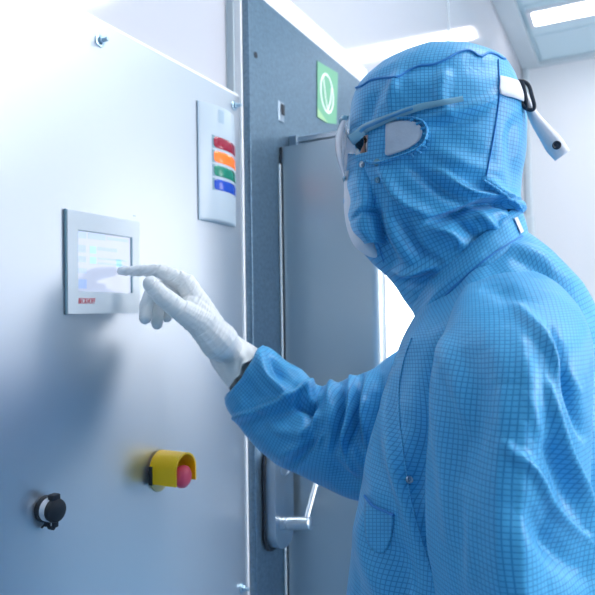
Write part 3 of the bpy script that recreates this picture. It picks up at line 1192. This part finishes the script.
# buckle: two rounded bars and a ladder frame standing off the back of the hood
bl = .035
bu = MB()
loop = [(518, 81), (524, 81.5), (529, 86), (532, 96), (534.5, 107), (530, 110), (522.5, 105), (520, 94), (518, 81)]
bu.tube([PL(u, v, bl + .004) for u, v in smooth_pl(loop, 50)], .0022, 10)
bu.tube([PL(u, v, bl + .004) for u, v in ((522, 82), (524.5, 93), (527, 108))], .0026, 10)
bu.build('buckle', 'buckle', hood, True)
tail = []
for (u0, v0), (u1, v1) in zip(smooth_pl([(525, 87), (530, 98), (538, 112), (551, 126.5), (561.5, 137.5), (570, 150.5)], 30), smooth_pl([(521, 96), (524, 106), (531, 124), (540, 140), (547, 152), (555, 161)], 30)):
    tail.append([PL(u0 + (u1 - u0) * k / 4, v0 + (v1 - v0) * k / 4, bl - .002 + .002 * math.sin(k)) for k in range(5)])
tb = MB(); tb.ring_loft(tail, closed=False)
to = tb.build('strap_tail', 'white_cloth', hood, True)
so = to.modifiers.new('thickness', 'SOLIDIFY'); so.thickness = .0014
pt = PL(556.5, 145.5, bl)
sn = MB().lathe(pt + LP * .0005, LP, [(0, .0048), (.0016, .0048), (.002, .004), (.0012, .0028), (.0012, .0014), (.002, .001)], 20).build('snap', 'buckle', to, True)

# --- white mask under the face panel
MK = [
    (344.5, 176, 372, 178, .040, 0, 2.0),
    (345, 190, 378, 192, .050, 0, 2.0),
    (345, 210, 380, 212, .054, 0, 2.0),
    (348, 230, 383, 232, .055, 0, 2.0),
    (354.5, 246, 385, 246, .052, 0, 2.0),
    (364, 254, 386, 254, .045, 0, 2.0),
    (377, 262.5, 388, 261, .028, 0, 2.0),
]
MK0 = cloth_loft(MK, 60, 90)
mask = grid_mesh('face_mask', MK0, 'white_cloth', per, grid_uv(MK0), cap0=True, cap1=True)
# blue face panel hanging over the mask
PK = [
    (349, 170, 398, 174, .060, 0, 2.0),
    (346.5, 190, 398, 192, .067, 0, 2.0),
    (348.5, 207, 396, 206, .068, 0, 2.0),
    (348.5, 222, 394, 222, .069, 0, 2.0),
    (353, 236, 393, 237, .069, 0, 2.0),
    (364, 248, 393, 248, .064, 0, 2.0),
]
P0 = cloth_loft(PK, 70, 100)
PUV = grid_uv(P0)
P1 = fold(P0, [([(353, 218), (362, 211), (378, 211), (386, 216)], 4, -.003, 's'), ([(360, 185), (366, 200), (362, 212)], 5, .003)], .0008, 26, 3)
panel = grid_mesh('face_panel', P1, 'cloth', hood, PUV, thick=.001)

# --- body inside the clothing (one surface)
bd = MB()
def lp(p_, l_, z_): return Vector((ORG.x, ORG.y, 0)) + FP * p_ + LP * l_ + UP * z_
hc = PL(437, 140, 0)
hz = hc.z
# skull and face
bd.capsule(PL(446, 108, .0), PL(432, 120, 0), .070, .068, 20)
bd.capsule(PL(418, 150, .012), PL(412, 208, .008), .048, .034, 18)
bd.capsule(PL(418, 150, -.012), PL(412, 208, -.008), .048, .034, 18)
bd.capsule(PL(384, 215, 0), PL(400, 222, 0), .020, .028, 16)            # chin
bd.capsule(PL(376, 124, .0), PL(390, 120, 0), .022, .040, 16)          # brow
bd.capsule(PL(368, 146, 0), PL(362, 172, 0), .008, .0125, 14)           # nose
for s in (1, -1):
    bd.capsule(PL(376, 165, .034 * s), PL(398, 170, .046 * s), .018, .024, 14)   # cheek
    bd.capsule(PL(369, 133, .028 * s), PL(378, 134, .046 * s), .0085, .013, 12)     # brow ridge
    bd.capsule(PL(382, 148, .040 * s), PL(405, 146, .052 * s), .018, .024, 14)  # side of the eye
    bd.capsule(PL(446, 140, .068 * s), PL(442, 165, .066 * s), .014, .009, 12, flat=.5, flatdir=LP)  # ear
bd.capsule(PL(371, 196, .012), PL(371, 196, -.012), .007, .007, 12)    # lips
bd.capsule(PL(447, 215, 0), PL(480, 345, 0), .050, .055, 18)            # neck
# trunk
bd.capsule(PL(492, 350, .085), PL(478, 350, -.10), .045, .045, 20)
bd.capsule(PL(500, 410, .055), PL(490, 520, .055), .090, .090, 20)
bd.capsule(PL(490, 410, -.055), PL(480, 520, -.055), .090, .090, 20)
bd.capsule(PL(482, 520, .05), PL(486, 760, .05), .095, .105, 20)
bd.capsule(PL(478, 520, -.05), PL(482, 760, -.05), .095, .105, 20)
gz = .0
hip = PL(485, 760, 0)
for s in (1, -1):
    a_ = lp((hip - ORG).dot(FP), .085 * s, .93)
    k_ = lp((hip - ORG).dot(FP) + .02, .095 * s, .50)
    f_ = lp((hip - ORG).dot(FP) - .01, .10 * s, .10)
    bd.capsule(a_, k_, .085, .056, 18)
    bd.capsule(k_, f_, .055, .038, 18)
    bd.capsule(f_ - UP * .04, f_ + FP * .15 - UP * .06, .038, .032, 16)
# arms
bd.capsule(PL(505, 355, .11), PL(512, 500, .19), .040, .038, 18)
bd.capsule(PL(512, 500, .195), PL(514, 790, .21), .040, .028, 18)
bd.capsule(PL(470, 365, -.11), PL(425, 420, -.145), .040, .040, 18)
bd.capsule(PL(425, 420, -.145), PL(352, 436, -.158), .040, .034, 18)
bd.capsule(PL(352, 436, -.158), PL(236, 360, -.183), .030, .018, 18)
body = remeshed(bd, 'body', 'skin', per, .006, 5)
for s in (1, -1):
    ep = PL(375, 147, .024)
    if s < 0: ep = mirror(ep)
    ey = MB().capsule(ep, ep + FP * .0006, .0115, .0115, 16).build('eye', 'eyewhite', body, True)
    MB().lathe(ep + FP * .0112, FP, [(-.001, .0055), (.0006, .005), (.0012, .001)], 16).build('iris', 'lashes', ey, True)
    lm = MB()
    lm.tube([ep + FP * .011 + LP * (-.010 + .02 * t) + UP * (.004 + .004 * math.sin(PI * t)) for t in np.linspace(0, 1, 9)], .0011, 6)
    lm.tube([ep + FP * .013 + LP * (-.015 + .028 * t) + UP * (.014 + .004 * math.sin(PI * t)) for t in np.linspace(0, 1, 9)], .0022, 6)
    lm.build('brow', 'hair', body, True)

# --- goggles
gg = empty('goggles', PL(350, 150, 0), None, None)
gg.parent = per
gg.matrix_parent_inverse = per.matrix_world.inverted()
bpy.context.view_layer.update()
rows = []
LK = catmull([(344, 131, 355, 134, .064), (339.5, 139, 355, 142, .067), (337.5, 150, 354, 152, .068), (338.5, 160, 353, 162, .066), (342, 172, 351, 172, .058), (346.5, 184, 350, 184, .040)], 30)
for uf, vf, ub, vb, b_ in LK:
    Fp_, Bp_ = PL(uf, vf), PL(ub, vb)
    rows.append([Bp_ + (Fp_ - Bp_) * (math.cos(t) ** .8 if math.cos(t) > 0 else 0) + LP * (b_ * math.sin(t)) for t in np.linspace(-PI / 2, PI / 2, 41)])
lm = MB(); lm.ring_loft(rows, closed=False)
lo_ = lm.build('lens_shield', 'lens', gg, True)
so = lo_.modifiers.new('thickness', 'SOLIDIFY'); so.thickness = .0012
fr = MB()
fr.tube([p + UP * .001 for p in rows[0]], .0030, 10)
fr.tube(rows[-1], .0018, 8)
fr.build('brow_bar', 'temple', gg, True)
tpl = smooth_pl([(351, 140), (364, 131.5), (384, 121.5), (405, 113), (430, 106), (463, 101.5)], 50)
tw = np.interp(np.linspace(0, 1, 50), [0, .15, .5, .8, 1], [.0068, .0058, .0044, .0036, .0030])
near = []
for u, v in tpl:
    p, n_ = drape(HB, u, v, .004)
    if u < 362 or p is None:
        k = np.clip((u - 350) / 12, 0, 1)
        q = rows[2][-1]
        pp = PL(u, v, .068 + .006 * k)
        p = pp
    near.append(p)
for _ in range(6):
    near = [near[0]] + [(near[i - 1] + near[i] * 2 + near[i + 1]) / 4 for i in range(1, len(near) - 1)] + [near[-1]]
for s in (0, 1):
    pts = near if s == 0 else [mirror(p) for p in near]
    t_ = MB(); t_.tube(pts, list(tw), 12, flat=.42, flatdir=LP)
    tt = t_.build('temple', 'temple', gg, True)
    sl = MB(); out = LP * (.0022 if s == 0 else -.0022)
    sl.tube([p + out for p in pts[8:34]], [w_ * .38 for w_ in tw[8:34]], 10, flat=.35, flatdir=LP)
    sl.build('temple_slot', 'templedark', tt, True)

# --- gloves
def glove_hand(pts, name, parent, voxel=.0016):
    g = MB()
    for A, B, ra, rb in pts:
        g.capsule(A, B, ra, rb, 16)
    return remeshed(g, name, 'glove', parent, voxel, 14, .5)


tip = onx(121.5, 271, TX + .0062)
# depths along the view for the pieces of the pointing hand
def D_(u, v, s): return at(u, v, s)
s0 = (tip - CAM).dot(CF)
I = [(tip, .0068), (D_(141, 270.5, s0 - .004), .0086), (D_(160, 271, s0 - .010), .0104), (D_(186, 283, s0 - .016), .0150)]
Mi = [(D_(145.5, 318, s0 - .020), .0092), (D_(146.5, 305, s0 - .012), .0100), (D_(153, 288, s0 - .004), .0108), (D_(187, 290, s0 + .004), .0150)]
Ri = [(D_(157, 324, s0 - .002), .0082), (D_(157.5, 312, s0 + .006), .0090), (D_(161, 294, s0 + .012), .0100), (D_(190, 298, s0 + .020), .0140)]
Li = [(D_(167, 318, s0 + .016), .0070), (D_(167, 308, s0 + .024), .0080), (D_(171, 300, s0 + .030), .0088), (D_(194, 304, s0 + .034), .0125)]
Th = [(D_(151, 284, s0 - .048), .0118), (D_(161, 295, s0 - .052), .0135), (D_(179, 309, s0 - .050), .0155), (D_(204, 325, s0 - .038), .0230)]
WR = D_(219, 341, s0 - .030)
segs = []
for fing in (I, Mi, Ri, Li, Th):
    for (A, ra), (B, rb) in zip(fing, fing[1:]):
        segs.append((A, B, ra, rb))
for (A, ra), rb in ((I[-1], .024), (Mi[-1], .025), (Ri[-1], .025), (Li[-1], .024), (Th[-1], .029)):
    segs.append((A, WR, ra, rb))
segs.append((D_(197, 303, s0 + .004), D_(206, 322, s0 - .008), .0200, .024))
segs.append((D_(193, 308, s0 - .026), D_(208, 328, s0 - .034), .0210, .026))
cuff_c = [(WR, .0270), (PL(231, 353, -.186), .0225), (PL(248, 370, -.178), .0215), (PL(262, 382, -.174), .0210)]
for (A, ra), (B, rb) in zip(cuff_c, cuff_c[1:]):
    segs.append((A, B, ra, rb))
gl = glove_hand(segs, 'glove', per, .0011)
gl['label'] = 'white latex glove, index finger extended'
# wrinkles round the wrist of the glove
me = gl.data
n = len(me.vertices)
co = np.empty(n * 3); me.vertices.foreach_get('co', co); co = co.reshape(-1, 3)
no = np.empty(n * 3); me.vertices.foreach_get('normal', no); no = no.reshape(-1, 3)
mw_ = np.array(gl.matrix_world)
P = co @ mw_[:3, :3].T + mw_[:3, 3]
ax = np.array((cuff_c[-1][0] - WR).normalized())
tt = (P - np.array(WR)) @ ax
px = project_np(P)
amp = np.clip((tt + .015) / .03, 0, 1) * .0008
nz = np.array([noise.noise(Vector((t * 210, a * .045, b * .045))) + .5 * noise.noise(Vector((t * 420 + 9, a * .10, b * .10))) for t, (a, b) in zip(tt, px)])
H = amp * (1 - 2.2 * np.abs(nz))
amp2 = np.exp(-((px[:, 0] - 192) / 16) ** 2 - ((px[:, 1] - 314) / 14) ** 2) * .0005
H += amp2 * np.sin((px[:, 0] - px[:, 1] * .3) * 1.1)
co = co + no * H[:, None]
me.vertices.foreach_set('co', co.reshape(-1)); me.update()
# flared end of the glove round the wrist
GK = [(250, 342, 219, 378, .031, -.190, 2.0), (255, 348, 225, 384, .033, -.187, 2.0), (258.5, 352, 229, 388, .035, -.184, 2.0)]
GK = [(236, 335, 210, 358, .0250, -.190, 2.0), (248, 343, 217, 371, .031, -.186, 2.0), (263, 353, 231, 389, .0355, -.178, 2.0)]
G0 = cloth_loft(GK, 24, 90)
G1 = fold(G0, [([(236, 346), (243, 358), (246, 372)], 4, .003), ([(246, 350), (240, 366), (232, 378)], 4, -.003), ([(252, 350), (250, 362), (240, 378)], 4, .003)], .0012, 45, 3)
for r in range(24):
    for c in range(90):
        k = max(0, r - 12) / 11
        a_ = 2 * PI * c / 90
        G1[r, c] += _ax * (.006 * k * noise.noise(Vector((math.cos(a_) * 2.2, math.sin(a_) * 2.2, 4.0))))
grid_mesh('glove_cuff', G1, 'glove', gl, grid_uv(G1), thick=.0008)

# relaxed left glove, below the picture
w0 = PL(512, 880, .21)
dn, fw = -UP, FP
lf = []
pal = w0 + dn * .085
for k, (off, ln) in enumerate(((.030, .070), (.010, .078), (-.010, .072), (-.028, .058))):
    b0 = pal + fw * off
    b1 = b0 + dn * ln * .5 + fw * .006 - LP * .010
    b2 = b0 + dn * ln + fw * .010 - LP * .030
    lf += [(w0, b0, .020, .0115), (b0, b1, .0105, .009), (b1, b2, .009, .0065)]
t0_ = w0 + dn * .03 + fw * .026
lf += [(w0, t0_, .02, .016), (t0_, t0_ + dn * .035 + fw * .022 - LP * .008, .014, .0105), (t0_ + dn * .035 + fw * .022 - LP * .008, t0_ + dn * .065 + fw * .026 - LP * .016, .0105, .008), (w0, w0 + UP * .10, .024, .027)]
glove_hand(lf, 'glove', per, .003)

# --- pocket, seams and placket of the coat
pk = [(366, 497), (372, 504), (388, 512), (394, 515), (393, 532), (389, 546), (382, 554), (371, 548), (366, 530)]
patch(TB, pk, 'pocket', 'cloth', coat, off=.0012, thick=.001)
seam(TB, [(366, 496), (373, 505), (386, 511), (395, 515)], .0014, 'pocket_hem', 'clothin', coat, off=.0016, n=16)
seam(TB, [(412, 338), (404, 362), (399, 395), (402, 440), (411, 500), (428, 560), (440, 598)], .0006, 'placket', 'cloth', coat, off=.0006, n=60)
# collar label
seam(CBV, [(424, 322), (436, 306), (452, 289), (470, 272), (490, 256), (508, 244), (522, 236)], .0009, 'collar_seam', 'clothin', collar, off=.0005)
q = MB()
lab = [(513, 219), (516, 217.5), (522.5, 232), (519.5, 234)]
pp = [drape(CBV + TB, u, v, .0016)[0] for u, v in lab]
if all(p is not None for p in pp):
    q.ring_loft([[pp[0], pp[1]], [pp[3], pp[2]]], closed=False)
    lo2 = q.build('collar_tag', 'white_cloth', coat)
    so = lo2.modifiers.new('thickness', 'SOLIDIFY'); so.thickness = .0006

# --- trousers and boots (below the picture)
tr = MB()
pc = (hip - ORG).dot(FP)
for s in (1, -1):
    tr.capsule(lp(pc, .085 * s, .92), lp(pc + .02, .095 * s, .50), .112, .085, 24)
    tr.capsule(lp(pc + .02, .095 * s, .50), lp(pc - .005, .098 * s, .27), .085, .068, 24)
remeshed(tr, 'trousers', 'trouser', per, .008, 4)
for s in (1, -1):
    f_ = lp(pc - .01, .10 * s, 0)
    bt = MB()
    bt.capsule(f_ + UP * .28, f_ + UP * .08, .086, .062, 20)
    bt.capsule(f_ + UP * .062 - FP * .02, f_ + FP * .17 + UP * .056, .060, .055, 20)
    ob = remeshed(bt, 'boot', 'boot', per, .006, 4)
    for v in ob.data.vertices:
        zz = (ob.matrix_world @ v.co).z
        if zz < .004: v.co.z += .004 - zz

# ================================================================== light
wd = bpy.data.worlds.new('world')
wd.use_nodes = True
wd.node_tree.nodes['Background'].inputs[0].default_value = (.75, .86, 1, 1)
wd.node_tree.nodes['Background'].inputs[1].default_value = .4
SC.world = wd
SC.view_settings.view_transform = 'Standard'
SC.view_settings.look = 'None'
SC.view_settings.gamma = 1
SC.view_settings.exposure = 0.5
